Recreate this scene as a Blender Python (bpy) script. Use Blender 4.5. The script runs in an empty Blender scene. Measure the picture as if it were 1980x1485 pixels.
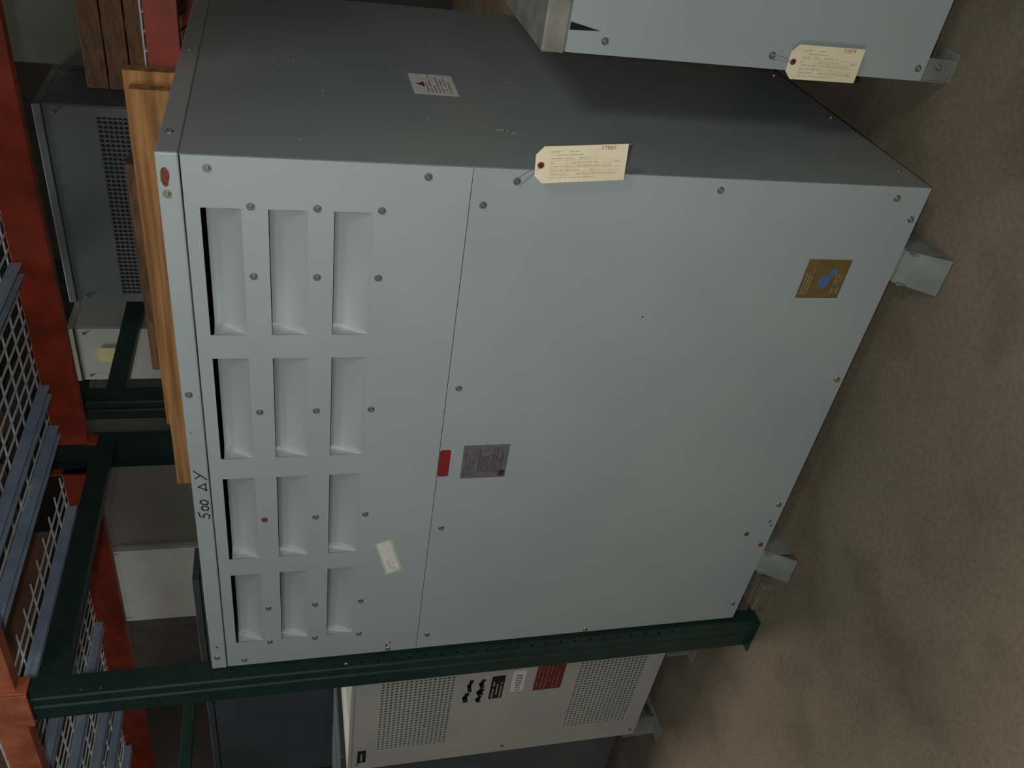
import bpy, bmesh, math, random
from mathutils import Vector, Matrix
random.seed(4)
S=bpy.context.scene
COL=S.collection
S.view_settings.view_transform='Standard'
S.view_settings.look='None'

# ---------------------------------------------------------------- materials
def lin(c):
    o=[]
    for v in c:
        v/=255.0
        o.append(v/12.92 if v<=0.04045 else ((v+0.055)/1.055)**2.4)
    return (o[0],o[1],o[2],1.0)
def pm(name,c1,c2=None,scale=6.0,rough=0.5,metal=0.0,bump=0.0,bscale=60.0,detail=4.0,stretch=(1,1,1),lo=0.35,hi=0.65,spec=0.4):
    m=bpy.data.materials.new(name); m.use_nodes=True
    nt=m.node_tree; b=nt.nodes['Principled BSDF']
    b.inputs['Roughness'].default_value=rough
    b.inputs['Metallic'].default_value=metal
    b.inputs['Specular IOR Level'].default_value=spec
    tc=nt.nodes.new('ShaderNodeTexCoord'); mp=nt.nodes.new('ShaderNodeMapping')
    mp.inputs['Scale'].default_value=stretch
    nt.links.new(tc.outputs['Object'],mp.inputs['Vector'])
    n=nt.nodes.new('ShaderNodeTexNoise'); n.inputs['Scale'].default_value=scale; n.inputs['Detail'].default_value=detail
    nt.links.new(mp.outputs[0],n.inputs['Vector'])
    r=nt.nodes.new('ShaderNodeValToRGB')
    r.color_ramp.elements[0].position=lo; r.color_ramp.elements[1].position=hi
    r.color_ramp.elements[0].color=lin(c1); r.color_ramp.elements[1].color=lin(c2 or c1)
    nt.links.new(n.outputs['Fac'],r.inputs[0]); nt.links.new(r.outputs[0],b.inputs['Base Color'])
    if bump>0:
        n2=nt.nodes.new('ShaderNodeTexNoise'); n2.inputs['Scale'].default_value=bscale; n2.inputs['Detail'].default_value=5
        nt.links.new(mp.outputs[0],n2.inputs['Vector'])
        bp=nt.nodes.new('ShaderNodeBump'); bp.inputs['Strength'].default_value=bump; bp.inputs['Distance'].default_value=0.002
        nt.links.new(n2.outputs['Fac'],bp.inputs['Height']); nt.links.new(bp.outputs[0],b.inputs['Normal'])
    return m
M={}
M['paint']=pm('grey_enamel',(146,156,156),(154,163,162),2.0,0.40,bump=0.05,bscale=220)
M['paint_shaded']=pm('grey_enamel_shaded',(124,130,131),(138,143,143),1.6,0.40,bump=0.05,bscale=220)  # same enamel as the front, darkened to paint in the side's shade
M['inner']=pm('dark_interior',(14,14,15),(20,20,21),5,0.9)
M['recess']=pm('vent_interior',(42,43,42),(50,51,50),5,0.9)
M['steel']=pm('zinc_screw',(160,157,148),(120,113,102),300,0.36,metal=0.7)
M['rust']=pm('rust',(126,70,44),(88,48,34),200,0.9)
M['feet']=pm('skid_paint',(126,130,126),(106,110,105),9,0.55)
M['red_label']=pm('red_label',(134,34,40),(122,30,34),30,0.5)
M['plate']=pm('etched_aluminium',(104,102,108),(120,118,122),60,0.4,metal=0.3)
M['plate_ink']=pm('plate_ink',(64,60,66),(72,70,74),80,0.6)
M['black']=pm('black_ink',(22,22,24),(28,28,30),40,0.6)
M['gold']=pm('gold_foil_label',(134,108,58),(112,98,66),35,0.35,metal=0.35)
M['blue']=pm('blue_ink',(66,98,146),(84,110,140),70,0.5)
M['white']=pm('white_label',(212,212,206),(200,202,196),40,0.6)
M['greenlab']=pm('pale_green_backing',(176,190,150),(168,184,140),40,0.6)
M['redink']=pm('red_ink',(168,92,84),(158,84,78),40,0.7)
M['greyink']=pm('grey_ink',(166,156,130),(148,139,116),90,0.7)
M['manila']=pm('manila_card',(230,219,188),(222,210,175),14,0.75)
M['wire']=pm('tag_wire',(170,170,170),(150,150,150),40,0.3,metal=0.9)
M['chalk']=pm('scuff_white',(214,218,218),(194,198,198),80,0.8)
M['green']=pm('dark_green_rack_paint',(26,46,42),(31,53,48),12,0.36,bump=0.1)
M['orange']=pm('orange_red_rack_paint',(160,60,36),(122,46,30),9,0.5)
M['salmon']=pm('lit_orange_rack_paint',(184,108,78),(150,80,56),12,0.5)  # orange beam paint lightened, bright light on the front beams put into colour
M['deck']=pm('galvanised_wire',(196,202,206),(176,182,186),30,0.5,metal=0.0)
M['channel']=pm('blue_grey_channel',(140,158,178),(124,142,162),12,0.5)
M['wood']=pm('pine_timber',(180,130,78),(130,90,50),4,0.75,stretch=(0.6,14,14),bump=0.3)
M['woodold']=pm('weathered_wood',(118,86,58),(84,62,44),5,0.8,stretch=(3,3,14),bump=0.3)
M['woodgrey']=pm('grey_old_wood',(120,108,90),(92,82,68),6,0.85,stretch=(1,14,14))
M['cream']=pm('cream_enamel',(170,172,161),(160,163,153),3,0.5)
M['bluegrey']=pm('blue_grey_enamel',(76,83,88),(68,74,78),3,0.45)
M['olive']=pm('olive_grey_enamel',(90,92,82),(80,82,74),3,0.45)
M['greybox']=pm('grey_box_enamel',(108,115,117),(98,105,107),4,0.5)
M['pale']=pm('pale_grey_enamel',(158,162,158),(146,150,147),4,0.5)
M['darkmetal']=pm('dark_metal',(44,44,42),(58,54,50),8,0.6)
M['carton']=pm('brown_carton',(104,78,56),(84,62,46),4,0.85)
M['yellow']=pm('yellow_sticker',(186,180,134),(178,172,124),30,0.6)

# ---------------------------------------------------------------- mesh helpers
def bx(bm,x0,x1,y0,y1,z0,z1,rot=None):
    vs=[Vector((x,y,z)) for x in (x0,x1) for y in (y0,y1) for z in (z0,z1)]
    if rot:
        c=Vector(((x0+x1)/2,(y0+y1)/2,(z0+z1)/2)); vs=[rot@(v-c)+c for v in vs]
    v=[bm.verts.new(p) for p in vs]
    for f in ((0,1,3,2),(4,6,7,5),(0,4,5,1),(2,3,7,6),(0,2,6,4),(1,5,7,3)):
        bm.faces.new([v[i] for i in f])
def obj(name,bm,mat,parent=None,bevel=0,solid=0,label=None,smooth=False):
    bmesh.ops.recalc_face_normals(bm,faces=bm.faces[:])
    co=[v.co.copy() for v in bm.verts]
    c=Vector([(min(p[i] for p in co)+max(p[i] for p in co))/2 for i in range(3)])
    for v in bm.verts: v.co-=c
    me=bpy.data.meshes.new(name); bm.to_mesh(me); bm.free()
    me.materials.append(mat)
    if smooth:
        for p in me.polygons: p.use_smooth=True
    o=bpy.data.objects.new(name,me); COL.objects.link(o)
    put(o,c,parent)
    if solid:
        s=o.modifiers.new('s','SOLIDIFY'); s.thickness=solid; s.offset=0
    if bevel:
        b=o.modifiers.new('b','BEVEL'); b.width=bevel; b.segments=2; b.limit_method='ANGLE'
    if label: o['label']=label
    return o
def put(o,loc,parent):
    if parent is not None:
        o.parent=parent
        base=WL[parent.name]
        o.location=Vector(loc)-base
        WL[o.name]=Vector(loc)
    else:
        o.location=loc; WL[o.name]=Vector(loc)
WL={}
def thing(name,loc,label,cat,group=None,kind=None):
    e=bpy.data.objects.new(name,None); e.empty_display_size=0.1
    COL.objects.link(e); e.location=loc; WL[e.name]=Vector(loc)
    tagit(e,label,cat,group,kind); return e
def tagit(o,label,cat,group=None,kind=None):
    o['label']=label; o['category']=cat
    if group: o['group']=group
    if kind: o['kind']=kind
def box(name,a,mat,parent=None,bevel=0.002,label=None):
    bm=bmesh.new(); bx(bm,*a); return obj(name,bm,mat,parent,bevel,label=label)
def holed(bm,xs,zs,holes,y):
    """flat panel in the xz plane at depth y with rectangular openings"""
    X=sorted(set(xs+[h[0] for h in holes]+[h[1] for h in holes])); Z=sorted(set(zs+[h[2] for h in holes]+[h[3] for h in holes]))
    vv={}
    def g(i,j):
        if (i,j) not in vv: vv[(i,j)]=bm.verts.new((X[i],y,Z[j]))
        return vv[(i,j)]
    for i in range(len(X)-1):
        for j in range(len(Z)-1):
            cx=(X[i]+X[i+1])/2; cz=(Z[j]+Z[j+1])/2
            if any(h[0]<cx<h[1] and h[2]<cz<h[3] for h in holes): continue
            bm.faces.new([g(i,j),g(i+1,j),g(i+1,j+1),g(i,j+1)])
def text(body,size,origin,right,up,mat,name,parent,spacing=1.0):
    cu=bpy.data.curves.new(name,'FONT'); cu.body=body; cu.size=size; cu.extrude=0.0002; cu.space_character=spacing
    t=bpy.data.objects.new(name,cu); COL.objects.link(t)
    bpy.context.view_layer.update()
    me=bpy.data.meshes.new_from_object(t)
    bpy.data.objects.remove(t)
    r=Vector(right).normalized(); u=Vector(up).normalized(); n=r.cross(u)
    mt=Matrix((( r.x,u.x,n.x),(r.y,u.y,n.y),(r.z,u.z,n.z)))
    for v in me.vertices: v.co=mt@v.co
    me.materials.clear(); me.materials.append(mat)
    o=bpy.data.objects.new(name,me); COL.objects.link(o); put(o,origin,parent); return o
def ribbon(bm,pts,w,origin,right,up,off=0.0006):
    r=Vector(right).normalized(); u=Vector(up).normalized(); n=r.cross(u)
    P=[Vector(origin)+r*a+u*b+n*off for a,b in pts]
    for a,b in zip(P[:-1],P[1:]):
        d=(b-a)
        if d.length<1e-6: continue
        d=d.normalized(); s=n.cross(d)*w/2; e=d*w*0.4
        bm.faces.new([bm.verts.new(q) for q in (a-e-s,b+e-s,b+e+s,a-e+s)])
def dashes(name,parent,mat,origin,right,up,W,rows,rh,th,seed,fill=0.85,off=0.0007):
    rnd=random.Random(seed); bm=bmesh.new()
    for i in range(rows):
        x=0; end=W*rnd.uniform(0.55,1.0)
        while x<end:
            l=rnd.uniform(0.02,0.12)*W
            if rnd.random()<fill: ribbon(bm,[(x,-i*rh),(min(x+l,end),-i*rh)],th,origin,right,up,off)
            x+=l+0.025*W
    return obj(name,bm,mat,parent)
def screw_mesh(normal,mat,name):
    bm=bmesh.new()
    bmesh.ops.create_cone(bm,cap_ends=True,segments=20,radius1=0.0088,radius2=0.0078,depth=0.0016,matrix=Matrix.Translation((0,0,0.0008)))
    bmesh.ops.create_cone(bm,cap_ends=True,segments=6,radius1=0.0056,radius2=0.0050,depth=0.0045,matrix=Matrix.Translation((0,0,0.0036)))
    bmesh.ops.create_cone(bm,cap_ends=True,segments=12,radius1=0.0032,radius2=0.002,depth=0.001,matrix=Matrix.Translation((0,0,0.0062)))
    q=Vector((0,0,1)).rotation_difference(Vector(normal)).to_matrix().to_4x4()
    bmesh.ops.transform(bm,matrix=q,verts=bm.verts[:])
    me=bpy.data.meshes.new(name); bm.to_mesh(me); bm.free(); me.materials.append(mat); return me
SF=screw_mesh((0,-1,0),M['steel'],'screw_front'); SR=screw_mesh((1,0,0),M['steel'],'screw_side'); SU=screw_mesh((0,-1,0),M['rust'],'screw_rusty')
def screw(loc,parent,me=SF):
    o=bpy.data.objects.new('screw',me); COL.objects.link(o); put(o,loc,parent); return o

# ---------------------------------------------------------------- setting
def struct(name,a,mat):
    o=box(name,a,mat,None,0); o['kind']='structure'; return o
fm=pm('concrete_floor',(106,95,79),(126,114,96),1.6,0.8,bump=0.1,bscale=60,detail=7,lo=0.3,hi=0.7)
nt=fm.node_tree; b=nt.nodes['Principled BSDF']; old=b.inputs['Base Color'].links[0].from_socket
n=nt.nodes.new('ShaderNodeTexNoise'); n.inputs['Scale'].default_value=75; n.inputs['Detail'].default_value=6
tc=[x for x in nt.nodes if x.type=='MAPPING'][0]; nt.links.new(tc.outputs[0],n.inputs['Vector'])
rp=nt.nodes.new('ShaderNodeValToRGB'); rp.color_ramp.elements[0].position=.3; rp.color_ramp.elements[1].position=.7
rp.color_ramp.elements[0].color=(.80,.795,.79,1); rp.color_ramp.elements[1].color=(1.06,1.055,1.05,1)
nt.links.new(n.outputs['Fac'],rp.inputs[0])
mx=nt.nodes.new('ShaderNodeMix'); mx.data_type='RGBA'; mx.blend_type='MULTIPLY'; mx.inputs[0].default_value=1
nt.links.new(old,mx.inputs[6]); nt.links.new(rp.outputs[0],mx.inputs[7])
n3=nt.nodes.new('ShaderNodeTexNoise'); n3.inputs['Scale'].default_value=4.2; n3.inputs['Detail'].default_value=7
nt.links.new(tc.outputs[0],n3.inputs['Vector'])
r3=nt.nodes.new('ShaderNodeValToRGB'); r3.color_ramp.elements[0].position=.36; r3.color_ramp.elements[1].position=.50
r3.color_ramp.elements[0].color=(.82,.81,.80,1); r3.color_ramp.elements[1].color=(1,1,1,1)
nt.links.new(n3.outputs['Fac'],r3.inputs[0])
mx2=nt.nodes.new('ShaderNodeMix'); mx2.data_type='RGBA'; mx2.blend_type='MULTIPLY'; mx2.inputs[0].default_value=1
nt.links.new(mx.outputs[2],mx2.inputs[6]); nt.links.new(r3.outputs[0],mx2.inputs[7]); nt.links.new(mx2.outputs[2],b.inputs['Base Color'])
M['wallm']=pm('dim_wall',(70,68,64),(58,56,52),1.5,0.9)
M['ceilm']=pm('dim_ceiling',(52,50,48),(44,42,40),1.5,0.9)
struct('floor',(-9,7,-7,7,-0.05,0),fm)
struct('wall_back',(-9,7,7,7.1,0,6.6),M['wallm'])
struct('wall_left',(-9.1,-9,-7,7,0,6.6),M['wallm'])
struct('wall_right',(7,7.1,-7,7,0,6.6),M['wallm'])
struct('wall_front',(-9,7,-7.1,-7,0,6.6),M['wallm'])
struct('ceiling',(-9,7,-7,7,6.6,6.7),M['ceilm'])

# ---------------------------------------------------------------- main transformer cabinet
W=1.6425; D=1.22; Z0=0.10; ZT=1.85; ZL=1.806
cab=thing('transformer_cabinet',(-W/2,D/2,0),'large grey louvered transformer cabinet standing on floor skids','cabinet')
bm=bmesh.new()
t=0.003
bx(bm,-t,0,0.004,D,Z0,ZL); bx(bm,-W,-W+t,0.004,D,Z0,ZL); bx(bm,-W+t,-t,D-t,D,Z0,ZL); bx(bm,-W+t,-t,0.004,D-t,Z0,Z0+t)
bx(bm,-0.03,-t,0.004,0.006,Z0+t,ZL-0.01); bx(bm,-W+t,-W+0.03,0.004,0.006,Z0+t,ZL-0.01)
obj('body',bm,M['paint_shaded'],cab,label='grey sheet-steel side walls with shade painted into the grey')
bm=bmesh.new(); bx(bm,-W-0.003,0.003,-0.003,D+0.003,ZL+0.001,ZT)
obj('lid',bm,M['paint'],cab,bevel=0.0035,label='grey folded steel lid with rust spots and marker writing')
bm=bmesh.new(); bx(bm,0.0031,0.0036,0.0,D,ZL+0.003,ZT-0.003)
obj('lid_side_shade',bm,M['paint_shaded'],cab)  # thin overlay that paints shade onto the lid's right side
cols=[(-0.42,-0.11),(-0.792,-0.4835),(-1.162,-0.858),(-1.532,-1.2255)]
rows=[(1.697,1.775),(1.5655,1.644),(1.432,1.512)]
holes=[(c[0],c[1],r[0],r[1]) for c in cols for r in rows]
SEAM=1.229
bm=bmesh.new(); holed(bm,[-W+0.001,0.0],[SEAM+0.0008,ZL-0.002],holes,0.0)
up=obj('louvered_panel',bm,M['paint'],cab,solid=0.003)
for h in holes:
    bm=bmesh.new()
    x0,x1,z0,z1=h; H=z1-z0; gap={1.697:0.0070,1.5655:0.0004,1.432:-0.0008}[z0]; dmax={1.697:0.034,1.5655:0.027,1.432:0.025}[z0]
    # pressed scoop: deepest along the top slit, curving out forward to the lower edge, rounded in at both ends
    off=[-0.0005,0.0006,0.0015,0.003,0.005,0.008,0.012,0.016]
    XS=[x0+a for a in off]+[(x0+x1)/2]+[x1-a for a in off[::-1]]
    grid=[]
    for x in XS:
        m_=max(0.0,min(x-x0,x1-x)); e=min(1.0,m_/0.016)**0.40
        row_=[]
        for k in range(19):
            a=k/18
            dep=0.0017+dmax*(0.04+0.96*e)*(1-(1-a)**1.7)
            row_.append(bm.verts.new((x,dep,z0-0.0005+(H-gap)*a**1.15)))
        grid.append(row_)
    for i in range(len(XS)-1):
        for k in range(18): bm.faces.new((grid[i][k],grid[i+1][k],grid[i+1][k+1],grid[i][k+1]))
    o=obj('louver',bm,M['paint'],up,smooth=True)
bm=bmesh.new(); bx(bm,-W+0.001,0.0,-0.0015,0.0015,Z0,SEAM-0.0008)
lp=obj('access_panel',bm,M['paint'],cab,bevel=0.0008)
fs=[(-2.6,175.6),(-2.5,132.2),(-2.6,113.2),(-2.7,65.4),(-2.9,18.5),(-8.3,12.0),(-8.4,119.9),(-58.3,120.0),(-108.6,119.8),(-157.5,119.8),(-163.0,65.6),(-57.9,12.1),(-107.5,12.3),(-156.1,12.6),(-163.0,131.9),(-161.6,175.5)]
for x,z in fs: screw((x/100,-0.0015,z/100),cab)
for x,z in [(-120.3,19.4),(-125.9,12.4)]: screw((x/100,-0.0015,z/100),cab,SU)
for x,z in [(-58.4,183.3),(-159.1,183.2)]: screw((x/100,-0.003,z/100),cab)
for i,z in enumerate((1.678,1.546,1.414)):
    for j,x in enumerate((-0.105,-0.268,-0.643,-1.012,-1.380,-1.538)):
        screw((x,-0.0015,z),cab,SU if (i==0 and j==3) else SF)
for y,z in [(0.097,1.83),(0.444,0.129),(0.79,0.135),(0.097,0.13),(0.62,1.83),(1.1,1.83)]: screw((0.0036 if z>1.7 else 0.0,y,z),cab,SR)
def blob(name,c,rx,rz,mat,parent,y,seed=1):
    rnd=random.Random(seed); bm=bmesh.new()
    v=[bm.verts.new((c[0]+rx*math.cos(a)*rnd.uniform(.8,1.1),y,c[1]+rz*math.sin(a)*rnd.uniform(.85,1.1))) for a in [k*math.tau/18 for k in range(18)]]
    bm.faces.new(v); return obj(name,bm,mat,parent)
blob('rust_patch',(-0.046,1.8345),0.022,0.0085,M['rust'],cab,-0.0036,3)
screw((-0.083,-0.003,1.8335),cab)
for k,(x,z,r) in enumerate([(-1.54,1.83,.004),(-1.612,1.325,.006),(-1.60,1.315,.004),(-1.15,.128,.006),(-1.17,.117,.005),(-0.7,1.838,.002)]):
    blob('rust_patch',(x,z),r,r*.8,M['rust'],cab,-0.0036 if z>1.8 else -0.0021,10+k)
blob('scuff_mark',(-0.37,0.76),0.0024,0.0024,M['black'],cab,-0.002,9)
# stickers
bm=bmesh.new(); rx,rz,rc=0.0475,0.01475,0.006; pts=[]
for sx,sz,a0 in ((1,1,0),(-1,1,90),(-1,-1,180),(1,-1,270)):
    for k in range(5):
        a=math.radians(a0+k*22.5); pts.append((-0.8355+sx*(rx-rc)+rc*math.cos(a),-0.0021,1.21325+sz*(rz-rc)+rc*math.sin(a)))
bm.faces.new([bm.verts.new(p) for p in pts])
obj('red_sticker',bm,M['red_label'],cab,solid=0.0008,label='blank red sticker with rounded corners across the panel joint')
pl=box('nameplate',(-0.894,-0.775,-0.003,-0.0015,1.040,1.165),M['plate'],cab,0.0004,label='grey etched rating plate with dark printing')
dashes('plate_printing',pl,M['plate_ink'],(-0.885,-0.003,1.157),(1,0,0),(0,0,1),0.098,4,0.0075,0.0022,5)
dashes('plate_printing',pl,M['plate_ink'],(-0.872,-0.003,1.118),(1,0,0),(0,0,1),0.085,9,0.0078,0.003,6)
box('plate_logo',(-0.889,-0.869,-0.0034,-0.003,1.044,1.060),M['black'],pl,0,label='small black square emblem')
bm=bmesh.new()
ribbon(bm,[(0.0045,0.002),(0.0045,0.012),(0.011,0.012),(0.015,0.009),(0.015,0.005),(0.011,0.002),(0.0045,0.002)],0.0018,(-0.889,-0.0035,1.045),(1,0,0),(0,0,1))
obj('plate_emblem',bm,M['plate'],pl)
gl=box('gold_label',(-0.311,-0.199,-0.0024,-0.0015,0.2345,0.3565),M['gold'],cab,0.0003,label='tarnished gold foil label with blue emblem')
blob('label_emblem',(-0.262,0.292),0.021,0.017,M['blue'],gl,-0.0027,21)
blob('label_emblem',(-0.235,0.275),0.010,0.012,M['blue'],gl,-0.0027,22)
dashes('label_printing',gl,M['greyink'],(-0.300,-0.0026,0.348),(1,0,0),(0,0,1),0.09,3,0.008,0.002,7)
dashes('label_printing',gl,M['greyink'],(-0.300,-0.0026,0.262),(1,0,0),(0,0,1),0.09,3,0.008,0.002,8)
def quad(name,pts,y,mat,parent,label=None):
    bm=bmesh.new(); bm.faces.new([bm.verts.new((a/100,y,c/100)) for a,c in pts]); return obj(name,bm,mat,parent,solid=0.0006,label=label)
wl=quad('shipping_label',[(-113.6,138.2),(-111.8,133.6),(-125.0,129.7),(-127.2,134.6)],-0.0022,M['greenlab'],cab,'tilted white label on pale green backing')
quad('label_face',[(-113.9,137.6),(-112.4,134.2),(-124.6,130.5),(-126.3,134.1)],-0.0030,M['white'],wl)
dr=Vector((11.9,0,4.0)).normalized(); du=Vector((-4.0,0,11.9)).normalized()
dashes('label_printing',wl,M['greyink'],(-1.252,-0.0033,1.3300),dr,du,0.06,3,0.006,0.0014,17)
# marker writing 500 delta Y on the lid
bm=bmesh.new()
o0=(-0.992,-0.003,1.813)
st=[ [(0.024,0.027),(0.007,0.024),(0.004,0.014),(0.012,0.016),(0.017,0.009),(0.010,0.001),(-0.002,0.003)],
 [(0.038,0.019),(0.030,0.014),(0.029,0.004),(0.037,0.001),(0.045,0.007),(0.044,0.016),(0.036,0.018),(0.032,0.016)],
 [(0.060,0.021),(0.051,0.015),(0.050,0.004),(0.058,0.001),(0.066,0.008),(0.066,0.017),(0.058,0.020)],
 [(0.100,0.001),(0.113,0.021),(0.124,0.003),(0.098,0.003)],
 [(0.142,0.026),(0.152,0.014)],[(0.168,0.028),(0.152,0.013),(0.137,-0.001)] ]
for s in st: ribbon(bm,s,0.0032,o0,(1,0,0),(0,0,1))
obj('handwriting',bm,M['black'],cab,label='black marker writing reading 500 delta Y')
sl=bmesh.new(); sl.faces.new([sl.verts.new(p) for p in ((0.0008,0.420,1.1895),(0.0008,0.567,1.1870),(0.0008,0.567,1.300),(0.0008,0.422,1.300))])
sl=obj('side_label',sl,M['white'],cab,solid=0.0006,label='white paper label with red arrow and red printing')
dashes('label_printing',sl,M['redink'],(0.0012,0.435,1.262),(0,1,0),(0,0,1),0.12,7,0.0095,0.0028,31)
bm=bmesh.new(); 
bm.faces.new([bm.verts.new((0.0018,y,z)) for y,z in ((0.478,1.272),(0.490,1.290),(0.502,1.272))])
ribbon(bm,[(0,0),(0.03,0)],0.005,(0.0012,0.475,1.270),(0,1,0),(0,0,1))
obj('arrow_mark',bm,M['red_label'],sl)
bm=bmesh.new()
ribbon(bm,[(0.03,0.014),(0.028,-0.004),(0.022,-0.016),(0.012,-0.026)],0.005,(0,0.185,1.122),(0,1,0),(0,0,1))
ribbon(bm,[(0,0),(0.012,-0.016)],0.004,(0,0.165,0.83),(0,1,0),(0,0,1))
ribbon(bm,[(0,0),(0.004,-0.022)],0.002,(0,0.55,1.05),(0,1,0),(0,0,1))
rnd=random.Random(3)
for k in range(30):
    y=rnd.uniform(0.06,0.9); z=rnd.uniform(0.8,1.7); a=rnd.uniform(-2,2); l=rnd.uniform(0.003,0.012)
    ribbon(bm,[(0,0),(l*math.cos(a),l*math.sin(a))],0.0018,(0,y,z),(0,1,0),(0,0,1))
so=obj('scuff_mark',bm,M['chalk'],cab,label='scattered white scratches'); so['kind']='stuff'
def skid(x0,x1,y0,y1,parent,mat,h=0.10):
    bm=bmesh.new()
    bx(bm,x0,x1,y0+0.05,y1,h-0.004,h)
    bx(bm,x0,x0+0.004,y0+0.03,y1,0,h-0.004); bx(bm,x1-0.004,x1,y0+0.03,y1,0,h-0.004)
    v=[bm.verts.new(p) for p in ((x0,y0+0.05,h),(x1,y0+0.05,h),(x1+0.006,y0-0.012,0.006),(x0-0.006,y0-0.012,0.006),(x0,y0+0.055,h-0.004),(x1,y0+0.055,h-0.004),(x1+0.006,y0-0.006,0),(x0-0.006,y0-0.006,0))]
    for f in ((0,1,2,3),(4,7,6,5),(0,3,7,4),(1,5,6,2),(3,2,6,7),(0,4,5,1)): bm.faces.new([v[i] for i in f])
    return obj('skid',bm,mat,parent,bevel=0.001,label='worn grey steel floor skid')
skid(-0.255,-0.165,-0.062,1.2,cab,M['feet']); skid(-1.39,-1.295,-0.050,1.2,cab,M['feet'])

# ---------------------------------------------------------------- manila tags
def tag(name,c,w,h,ang,hook,number,label,y):
    e=thing(name,(c[0],y,c[1]),label,'tag','manila stock tags')
    rot=Matrix.Rotation(ang,3,'Y')
    def P(a,b,o=0):
        v=rot@Vector((a,0,b)); return Vector((c[0],y-o,c[1]))+v
    r=rot@Vector((1,0,0)); d=rot@Vector((0,0,-1))
    hz=h/2-0.012
    bm=bmesh.new(); k=0.017
    outl=[(-w/2,-h/2),(w/2,-h/2),(w/2,h/2-k),(w/2-k,h/2),(-w/2+k,h/2),(-w/2,h/2-k)]
    fr=[bm.verts.new(P(a,b,0.0004)) for a,b in outl]; bk=[bm.verts.new(P(a,b,-0.0004)) for a,b in outl]
    bm.faces.new(fr); bm.faces.new(bk[::-1])
    for i in range(6): bm.faces.new((fr[i],bk[i],bk[(i+1)%6],fr[(i+1)%6]))
    card=obj('card',bm,M['manila'],e)
    bm=bmesh.new(); bmesh.ops.create_cone(bm,cap_ends=True,segments=24,radius1=0.0075,radius2=0.0075,depth=0.0004,matrix=Matrix.Translation(P(0,hz,0.0007))@Matrix.Rotation(math.pi/2,4,'X'))
    ey=obj('eyelet',bm,pm('reinforced_eyelet',(128,52,42),(112,44,36),60,0.7),e,label='red-brown reinforced eyelet')
    bm=bmesh.new(); bmesh.ops.create_cone(bm,cap_ends=True,segments=16,radius1=0.003,radius2=0.003,depth=0.0004,matrix=Matrix.Translation(P(0,hz,0.0011))@Matrix.Rotation(math.pi/2,4,'X'))
    obj('eyelet_hole',bm,M['inner'],ey)
    o=P(w/2-0.011,-h*0.20,0.0006)
    text(number,0.0120,o,d,r,M['redink'],'tag_number',e,1.15)
    dashes('tag_printing',e,M['greyink'],P(w/2-0.012,h/2-0.032,0.0004),d,r,h*0.5,3,0.0075,0.0013,51)
    dashes('tag_printing',e,M['greyink'],P(w/2-0.036,h/2-0.035,0.0004),d,r,h*0.75,5,0.0085,0.0012,52)
    bm=bmesh.new()
    for i in range(5): ribbon(bm,[(0,-i*0.0085),(h*0.78,-i*0.0085)],0.0004,P(w/2-0.031,h/2-0.033,0.0004),d,r,0.0004)
    for a in (0,0.035,0.13): ribbon(bm,[(a,0),(a,-0.04)],0.0004,P(w/2-0.031,h/2-0.033,0.0004),d,r,0.0004)
    obj('tag_ruling',bm,M['greyink'],e)
    cu=bpy.data.curves.new('wire','CURVE'); cu.dimensions='3D'; cu.bevel_depth=0.0005; cu.bevel_resolution=2
    sp=cu.splines.new('NURBS'); h0=P(0,hz,0.002); hk=Vector(hook)
    pts=[h0+Vector((0,0.006,-0.003)),h0,h0+(hk-h0)*0.4+Vector((0.005,-0.005,0.008)),hk+Vector((0.008,-0.004,0.006)),hk+Vector((-0.009,-0.002,0.008)),hk+Vector((-0.006,-0.002,-0.008)),h0+(hk-h0)*0.5+Vector((-0.004,-0.004,-0.002)),h0+Vector((-0.001,-0.002,0))]
    sp.points.add(len(pts)-1)
    for q,p in zip(sp.points,pts): q.co=(p.x,p.y,p.z,1)
    sp.use_endpoint_u=True; sp.order_u=4
    tmp=bpy.data.objects.new('tmp',cu); COL.objects.link(tmp); bpy.context.view_layer.update()
    me=bpy.data.meshes.new_from_object(tmp); bpy.data.objects.remove(tmp)
    bm=bmesh.new(); bm.from_mesh(me); obj('wire',bm,M['wire'],e,label='thin twisted steel wire',smooth=True)
tag('manila_tag',(0.032,1.008),0.081,0.199,-0.085,(-0.026,-0.006,1.132),'77885','cream manila stock tag wired to a grey cabinet screw',-0.03)

# ---------------------------------------------------------------- neighbouring cabinet
c2=thing('electrical_cabinet',(0.62,0.6,0),'shorter grey steel cabinet beside the large louvered cabinet','cabinet')
X0,X1,Y0,Y1,ZB,ZZ=0.187,1.12,0.21,1.00,0.085,1.063
box('body',(X0,X1,Y0+0.004,Y1,ZB,ZZ-0.055),M['paint'],c2,0.002)
box('lid',(X0-0.003,X1+0.004,Y0-0.003,Y1+0.004,ZZ-0.053,ZZ),pm('worn_lid',(140,142,134),(112,112,102),16,0.55),c2,0.004,label='worn grey lid with scuffed top')
bm=bmesh.new(); holed(bm,[X0,X1],[ZB,ZZ-0.056],[],Y0+0.002); obj('front_panel',bm,M['paint'],c2,solid=0.003)
bm=bmesh.new(); bm.faces.new([bm.verts.new((a,Y0-0.0005,b)) for a,b in ((0.2345,1.006),(0.252,1.006),(0.2375,0.935))]); obj('panel_gap',bm,M['inner'],c2,label='dark gap beside a bent panel edge')
for x,z in [(0.217,0.92),(0.218,0.506),(0.217,0.105),(0.6,0.105),(0.6,0.92)]: screw((x,Y0,z),c2)
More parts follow.
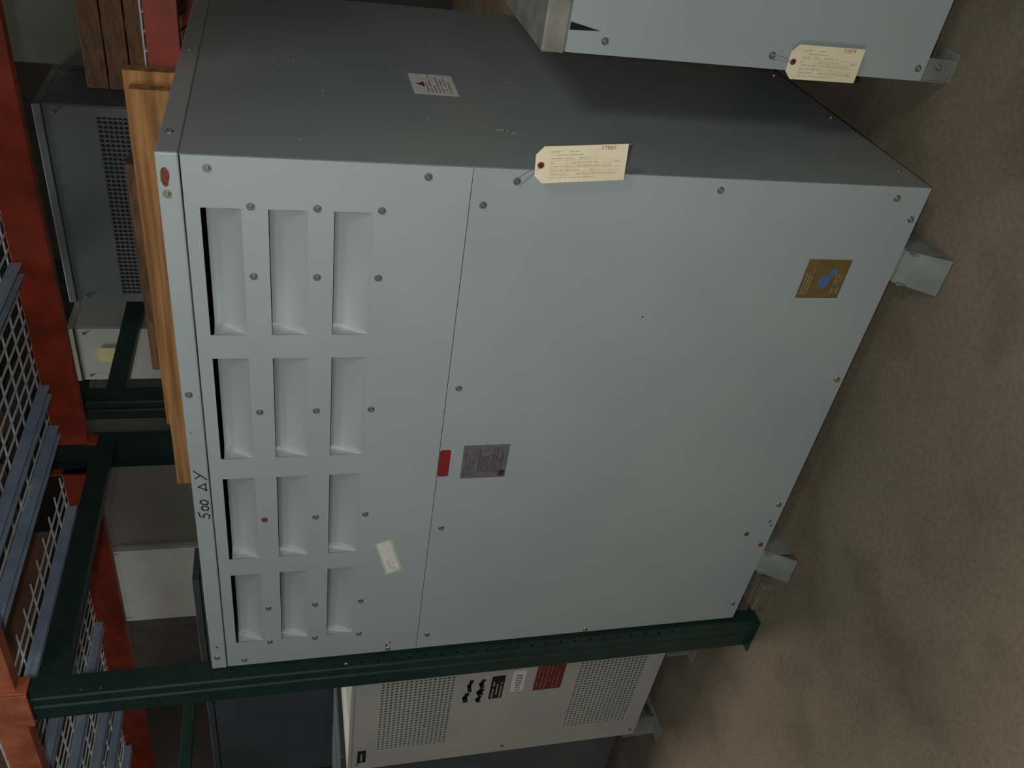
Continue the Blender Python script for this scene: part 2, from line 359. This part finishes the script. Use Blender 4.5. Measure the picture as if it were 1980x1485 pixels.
bm=bmesh.new(); bx(bm,X0-0.002,X0+0.07,Y0+0.0,Y0+0.07,0,0.004); bx(bm,X0-0.002,X0+0.002,Y0+0.004,Y0+0.07,0.004,ZB); bx(bm,X0+0.002,X0+0.055,Y0+0.006,Y0+0.010,0.004,ZB)
obj('foot',bm,M['feet'],c2,0.001,label='grey steel bracket foot with bolt')
for (a,b_) in ((X1-0.10,Y0+.004),(X0,Y1-0.08),(X1-0.10,Y1-0.08)): box('foot',(a,a+0.10,b_,b_+0.06,0,ZB),M['feet'],c2)
screw((0.222,Y0+0.006,0.045),c2)
tag('manila_tag',(0.214,0.377),0.079,0.190,-0.01,(0.218,0.205,0.506),'77879','cream manila stock tag wired to the shorter grey cabinet',0.19)

# ---------------------------------------------------------------- racks
XR,XL=-1.655,-1.80
def post(x0,x1,y0,y1,parent,h,openy=1):
    """box-section upright with a slotted, ribbed face"""
    holes=[]; z=0.12
    while z<h-0.05:
        holes.append((x1-0.021,x1-0.014,z,z+0.009)); z+=0.051
    yf=y0 if openy>0 else y1
    bm=bmesh.new(); holed(bm,[x0+0.0015,x1-0.0015],[0.0062,h],holes,yf)
    s=1 if openy>0 else -1
    ys=sorted((yf+s*0.0005,(y1 if openy>0 else y0)))
    bx(bm,x0,x0+0.0025,ys[0],ys[1],0.0062,h); bx(bm,x1-0.0025,x1,ys[0],ys[1],0.0062,h)
    xm=(x0+x1)/2
    # two raised ribs with bevelled shoulders
    for xc in (xm-0.020,xm+0.022):
        v=[]
        for zz in (0.0062,h):
            v.append([bm.verts.new((xc+dx,yf-s*dy,zz)) for dx,dy in ((-0.016,0.0002),(-0.011,0.005),(0.011,0.005),(0.016,0.0002))])
        for i in range(3): bm.faces.new((v[0][i],v[0][i+1],v[1][i+1],v[1][i]))
    bx(bm,x0-0.012,x1+0.006,y0-0.02,y1+0.02,0,0.006)
    return obj('post',bm,M['green'],parent)
def rackframe(parent,xa,xb,ya,yb,h,dep=0.045):
    post(xa,xb,ya,ya+dep,parent,h,1); post(xa,xb,yb-dep,yb,parent,h,-1)
    for z in (0.3,1.3,2.265,3.2):
        box('brace',(xb-0.05,xb-0.004,ya+dep-0.005,yb-dep+0.005,z,z+0.075),M['green'],parent,0.002)
def beam(parent,xa,xb,yf,z,mat,depth=0.045,h=0.115,dirn=1):
    bm=bmesh.new(); y0,y1=(yf,yf+depth) if dirn>0 else (yf-depth,yf)
    bx(bm,xa,xb,y0,y1,z,z+h)
    for x in (xa,xb):
        s=1 if x==xa else -1
        q=sorted((x,x+s*0.008)); bx(bm,q[0],q[1],y0-0.012 if dirn>0 else y0,y1 if dirn>0 else y1+0.012,z-0.03,z+h+0.05)
    return obj('beam',bm,mat,parent,0.002,label=None)
ZBM=2.355
rk=thing('pallet_rack',(-1.7,0.55,0),'dark green pallet rack with orange beams around the cabinets','rack')
for xa in (XL,1.50,-4.95): rackframe(rk,xa,xa+0.145,-0.012,1.13,3.6)
for (a,b_) in ((XR,1.50),(-4.805,XL)):
    beam(rk,a,b_,-0.010,ZBM+0.03,M['salmon'],h=0.085); beam(rk,a,b_,1.10,ZBM,M['orange'],dirn=-1)
box('beam_connector',(XL-0.004,XR+0.004,-0.03,-0.0185,ZBM+0.0,ZBM+0.2),M['salmon'],rk,0.002,label='orange beam connector plate with bright light painted into the colour')
rk2=thing('pallet_rack',(-1.7,1.9,0),'dark green pallet rack with orange beams standing behind','rack')
YB0,YB1=1.33,2.45
for xa in (-1.755,1.50,-4.95): rackframe(rk2,xa,xa+0.11,YB0,YB1,3.6,0.07)
ZB2=1.925
for (a,b_) in ((-1.645,1.50),(-4.84,-1.755)):
    beam(rk2,a,b_,YB0+0.005,ZB2,M['orange'],h=0.10); beam(rk2,a,b_,YB1-0.005,ZB2,M['orange'],h=0.10,dirn=-1)

def deck(x0,x1,y0,y1,z,sx,sy,chs,label,group):
    e=thing('wire_deck',((x0+x1)/2,(y0+y1)/2,z),label,'wire deck',group)
    bm=bmesh.new(); r=0.0026
    x=x0
    while x<=x1+1e-6: bx(bm,x-r,x+r,y0,y1,z,z+2*r); x+=sx
    y=y0
    while y<=y1+1e-6: bx(bm,x0,x1,y-r,y+r,z+2*r,z+4*r); y+=sy
    obj('mesh_grid',bm,M['deck'],e)
    ya,yb=y0+0.05,y1-0.05
    for cx in chs:
        bm=bmesh.new(); bx(bm,cx-0.022,cx+0.022,ya,yb,z-0.004,z); bx(bm,cx-0.022,cx-0.019,ya,yb,z-0.036,z-0.004); bx(bm,cx+0.019,cx+0.022,ya,yb,z-0.036,z-0.004)
        obj('support_channel',bm,M['channel'],e,label='blue-grey steel support channel')
ZD=ZBM+0.1165
LB='galvanised wire mesh deck with blue-grey support channels'
for k,(a,b_,ch) in enumerate(((-1.64,-0.665,(-1.56,-1.37,-0.87)),(-0.645,0.40,(-0.45,-0.12,0.2)),(0.42,1.48,(0.6,0.95,1.3)),(-2.85,-1.815,(-1.98,-2.35,-2.72)),(-3.9,-2.87,(-3.1,-3.4,-3.75)))):
    deck(a,b_,0.0,1.09,ZD,0.055,0.105,ch,LB,'wire decks on the upper shelf')
ZD2=ZB2+0.1015
for k,(a,b_,ch) in enumerate(((-1.625,-0.62,(-1.4,-0.9)),(-0.60,0.42,(-0.3,0.1)),(-2.85,-1.775,(-2.6,-2.0)),(-4.0,-2.87,(-3.7,-3.1)))):
    deck(a,b_,YB0+0.012,YB1-0.02,ZD2,0.06,0.12,ch,LB,'wire decks on the rear shelf')

# ---------------------------------------------------------------- generic equipment boxes
def equip(name,a,mat,label,cat='cabinet',grille=None,feet=0.0,lip=0.0,group=None,screws=True):
    x0,x1,y0,y1,z0,z1=a
    e=thing(name,((x0+x1)/2,(y0+y1)/2,z0),label,cat,group)
    zb=z0+feet
    box('body',(x0,x1,y0+0.012,y1,zb,z1-0.03),mat,e,0.003)
    box('lid',(x0-lip,x1+lip,y0-lip,y1+lip,z1-0.029,z1),mat,e,0.003)
    bm=bmesh.new(); hs=[grille] if grille else []
    holed(bm,[x0+0.004,x1-0.004],[zb+0.004,z1-0.034],hs,y0+0.006)
    obj('front_panel',bm,mat,e,solid=0.003)
    if grille:
        box('vent_recess',(grille[0],grille[1],y0+0.0095,y0+0.0115,grille[2],grille[3]),M['recess'],e,0)
        lattice('vent_grille',e,mat,grille,y0+0.005,0.018,0.006)
    if feet:
        for fx in (x0+0.03,x1-0.09):
            box('foot',(fx,fx+0.06,y0-0.03,y1,z0,zb),M['feet'],e,0.002)
    if screws:
        for fx in (x0+0.03,x1-0.03):
            for fz in (zb+0.04,z1-0.07): screw((fx,y0+0.0045,fz),e)
    return e
def lattice(name,parent,mat,g,y,p,w):
    bm=bmesh.new(); x=g[0]
    while x<g[1]: bx(bm,x,min(x+w,g[1]),y,y+0.002,g[2],g[3]); x+=p
    z=g[2]
    while z<g[3]: bx(bm,g[0],g[1],y+0.002,y+0.003,z,min(z+w,g[3])); z+=p
    return obj(name,bm,mat,parent)
cr=thing('vented_cabinet',(-2.47,0.55,0),'cream steel cabinet with two perforated vents behind the green post','cabinet')
cx0,cx1,cy,cz0,cz1=-2.845,-2.10,0.27,0.10,1.388
box('body',(cx0,cx1,cy+0.03,0.80,cz0,cz1-0.004),M['cream'],cr,0.003)
box('lid',(cx0-0.006,cx1+0.006,cy-0.01,0.81,cz1-0.003,cz1+0.012),M['cream'],cr,0.002)
vg=[(-2.72,-2.20,0.985,1.28),(-2.72,-2.20,0.17,0.475)]
bm=bmesh.new(); holed(bm,[cx0,cx1],[cz0,cz1-0.004],vg,cy); obj('front_panel',bm,M['cream'],cr,solid=0.003)
for g in vg:
    box('vent_recess',(g[0],g[1],cy+0.010,cy+0.029,g[2],g[3]),M['recess'],cr,0)
    lattice('vent_grille',cr,M['cream'],g,cy-0.001,0.0185,0.0085)
bl=box('black_label',(-2.42,-2.265,cy-0.003,cy-0.0016,0.785,0.840),M['black'],cr,0,label='black label with white printing')
dashes('label_printing',bl,M['pale'],(-2.41,cy-0.003,0.828),(1,0,0),(0,0,1),0.14,3,0.016,0.006,61)
ul=box('white_label',(-2.385,-2.245,cy-0.003,cy-0.0016,0.700,0.755),M['white'],cr,0,label='white stock number label')
text('U10353',0.034,(-2.378,cy-0.0034,0.715),(1,0,0),(0,0,1),M['black'],'label_number',ul)
rl=box('red_label',(-2.395,-2.215,cy-0.003,cy-0.0016,0.535,0.655),pm('red_warning',(112,44,44),(100,38,38),20,0.5),cr,0,label='faded red warning label')
dashes('label_printing',rl,M['greyink'],(-2.385,cy-0.003,0.643),(1,0,0),(0,0,1),0.16,6,0.017,0.0022,62)
bm=bmesh.new()
for x0_,z_,l_,w_ in ((-2.42,0.935,0.05,0.02),(-2.35,0.925,0.07,0.016),(-2.43,0.880,0.03,0.018),(-2.38,0.878,0.03,0.024),(-2.33,0.876,0.045,0.018)):
    ribbon(bm,[(0,0),(l_*.5,0.006),(l_,-0.002)],w_,(x0_,cy-0.0016,z_),(1,0,0),(0,0,1))
obj('stencil_marking',bm,M['black'],cr,label='blurred black marker scribbles')
lg=box('maker_badge',(-2.79,-2.70,cy-0.003,cy-0.0016,1.325,1.360),M['black'],cr,0,label='small black maker badge')
dashes('badge_printing',lg,M['white'],(-2.78,cy-0.003,1.343),(1,0,0),(0,0,1),0.07,1,0.01,0.006,63)
for p in [(-2.80,0.125),(-2.2,0.125),(-2.80,0.73),(-2.80,1.36)]: screw((p[0],cy-0.0015,p[1]),cr)
for fx in (-2.80,-2.20): 
    bm=bmesh.new(); bx(bm,fx-0.03,fx+0.05,cy-0.06,0.8,0,0.01); bx(bm,fx-0.03,fx-0.022,cy-0.02,0.8,0.01,0.10); bx(bm,fx-0.022,fx+0.05,cy+0.0,cy+0.02,0.01,0.10)
    obj('foot',bm,M['feet'],cr,0.001)
equip('steel_cabinet',(-3.75,-2.895,0.36,0.84,0,1.42),M['bluegrey'],'low blue-grey steel cabinet next to the cream vented cabinet',feet=0.1,lip=0.004)
equip('steel_cabinet',(-3.95,-2.30,0.90,1.08,0,2.02),M['bluegrey'],'tall blue-grey steel cabinet behind the cream vented cabinet',feet=0.1,lip=0.004)
zt=ZD2+0.011
equip('equipment_enclosure',(-1.42,-0.57,1.70,2.2,zt,2.49),M['greybox'],'grey equipment enclosure with lower vent grille on the rear shelf','enclosure',grille=(-1.38,-0.61,2.15,2.28))
pc=equip('steel_cabinet',(-2.10,-1.79,2.05,2.36,zt,2.62),M['pale'],'pale grey cabinet with yellow sticker on the rear shelf')
box('yellow_sticker',(-1.98,-1.90,2.045,2.0495,2.40,2.50),M['yellow'],pc,0,label='faint yellow sticker')
equip('steel_cabinet',(-2.95,-2.285,1.72,2.35,zt,2.62),M['olive'],'olive-grey steel cabinet on the rear shelf')
equip('steel_cabinet',(-3.56,-2.97,1.70,2.35,zt,2.60),M['pale'],'pale steel cabinet on the rear shelf beside an olive cabinet')
equip('steel_cabinet',(-4.3,-3.60,1.8,2.35,zt,2.66),M['darkmetal'],'dark steel cabinet on the rear shelf')
equip('steel_cabinet',(-0.53,0.30,2.0,2.36,zt,2.75),M['olive'],'olive-grey cabinet behind a wooden crate')
cx=thing('wooden_crate',(-0.22,1.65,zt),'weathered slatted wooden crate on the rear wire shelf','crate')
for z in (zt,zt+0.072,zt+0.144):
    box('slat',(-0.42,-0.02,1.48,1.50,z,z+0.066),M['woodold'],cx,0.002); box('slat',(-0.42,-0.02,1.80,1.82,z,z+0.066),M['woodold'],cx,0.002)
for x in (-0.42,-0.23,-0.05):
    box('crate_batten',(x,x+0.03,1.50,1.80,zt,zt+0.205),M['woodold'],cx,0.002)
def plank(a,mat,label,rot=None):
    bm=bmesh.new(); bx(bm,*a,rot=rot); o=obj('timber_beam',bm,mat,None,0.003); tagit(o,label,'timber','loose timbers on the cabinet'); return o
plank((-1.425,-0.09,0.58,0.62,ZT+0.0005,ZT+0.126),M['wood'],'long orange pine plank standing on edge on the cabinet')
plank((-1.20,-0.06,0.625,0.665,ZT+0.0005,ZT+0.142),M['wood'],'second pine plank behind another on the cabinet')
plank((-1.05,-0.35,0.72,0.81,ZT+0.0005,ZT+0.18),M['woodold'],'dark weathered timber lying on the cabinet')
zu=ZD+0.011
def crate(x0,x1,y0,y1,h,mat,label,name='carton',cat='box'):
    e=thing(name,((x0+x1)/2,(y0+y1)/2,zu),label,cat)
    box('body',(x0,x1,y0,y1,zu,zu+h),mat,e,0.004)
    box('flap',(x0-0.003,x1+0.003,y0-0.003,y1+0.003,zu+h-0.05,zu+h+0.003),mat,e,0.002)
crate(-0.75,-0.35,0.2,0.85,0.35,M['carton'],'brown cardboard carton on the upper wire deck')
crate(-1.25,-0.85,0.1,0.7,0.28,M['woodold'],'dark wooden box on the upper wire deck','wooden_box')
crate(-1.60,-1.32,0.15,0.6,0.3,M['carton'],'worn cardboard carton on the upper wire deck')
crate(-1.6,-1.2,0.75,1.05,0.4,M['darkmetal'],'dark metal box on the upper wire deck','metal_box')
crate(-0.25,0.5,0.2,0.95,0.5,M['darkmetal'],'large dark metal box on the upper wire deck','metal_box')
crate(-2.5,-1.95,0.2,0.9,0.4,M['carton'],'brown carton on the upper wire deck near the green post')
o=box('timber_offcut',(-1.60,-1.47,-0.01,0.18,0,0.045),M['woodgrey'],None,0.003); tagit(o,'grey timber offcut lying on the floor under the cabinet','timber')

# ---------------------------------------------------------------- lights
def area(name,loc,target,size,power,color):
    l=bpy.data.lights.new(name,'AREA'); l.size=size; l.energy=power; l.color=color; l.shape='DISK'
    o=bpy.data.objects.new(name,l); COL.objects.link(o); o.location=loc
    o.rotation_euler=(Vector(target)-Vector(loc)).to_track_quat('-Z','Y').to_euler(); return o
area('aisle_key_or_fill',(4.1,-3.2,5.0),(0,0.3,1.0),1.4,66,(1.0,0.98,0.94))
area('aisle_key_or_fill',(-0.9,-4.6,3.3),(-0.8,0,1.3),1.8,46,(0.98,0.99,0.99))  # added soft fill for the cabinet front, not a known lamp
area('ceiling_lamp',(-3.9,1.2,6.2),(-3.4,-1.2,0),1.0,240,(1.0,0.95,0.85))
area('ceiling_lamp',(-1.5,4.2,5.5),(-1.5,3.0,0),1.5,12,(1.0,0.93,0.82))
area('camera_fill',(0.72,-1.70,1.72),(-0.8,0.1,1.25),0.08,18,(1.0,0.99,0.97))  # added weak fill at the camera, brightens shelf underside and cabinet front
w=bpy.data.worlds.new('w'); S.world=w; w.use_nodes=True
w.node_tree.nodes['Background'].inputs[0].default_value=(0.8,0.85,0.9,1); w.node_tree.nodes['Background'].inputs[1].default_value=0.04

# ---------------------------------------------------------------- camera
R=[[0.791311,0.611115,-0.019108],[0.139953,-0.211466,-0.967313],[-0.595181,0.762771,-0.252863]]
r,d,f=[Vector(a).normalized() for a in R]
cam=bpy.data.cameras.new('camera'); cam.sensor_fit='HORIZONTAL'; cam.sensor_width=36; cam.lens=1663.6/1980*36
co=bpy.data.objects.new('camera',cam); COL.objects.link(co)
m=Matrix(((d.x,r.x,-f.x,0.7199),(d.y,r.y,-f.y,-1.6577),(d.z,r.z,-f.z,1.6135),(0,0,0,1)))
co.matrix_world=m; cam.clip_start=0.05
S.camera=co
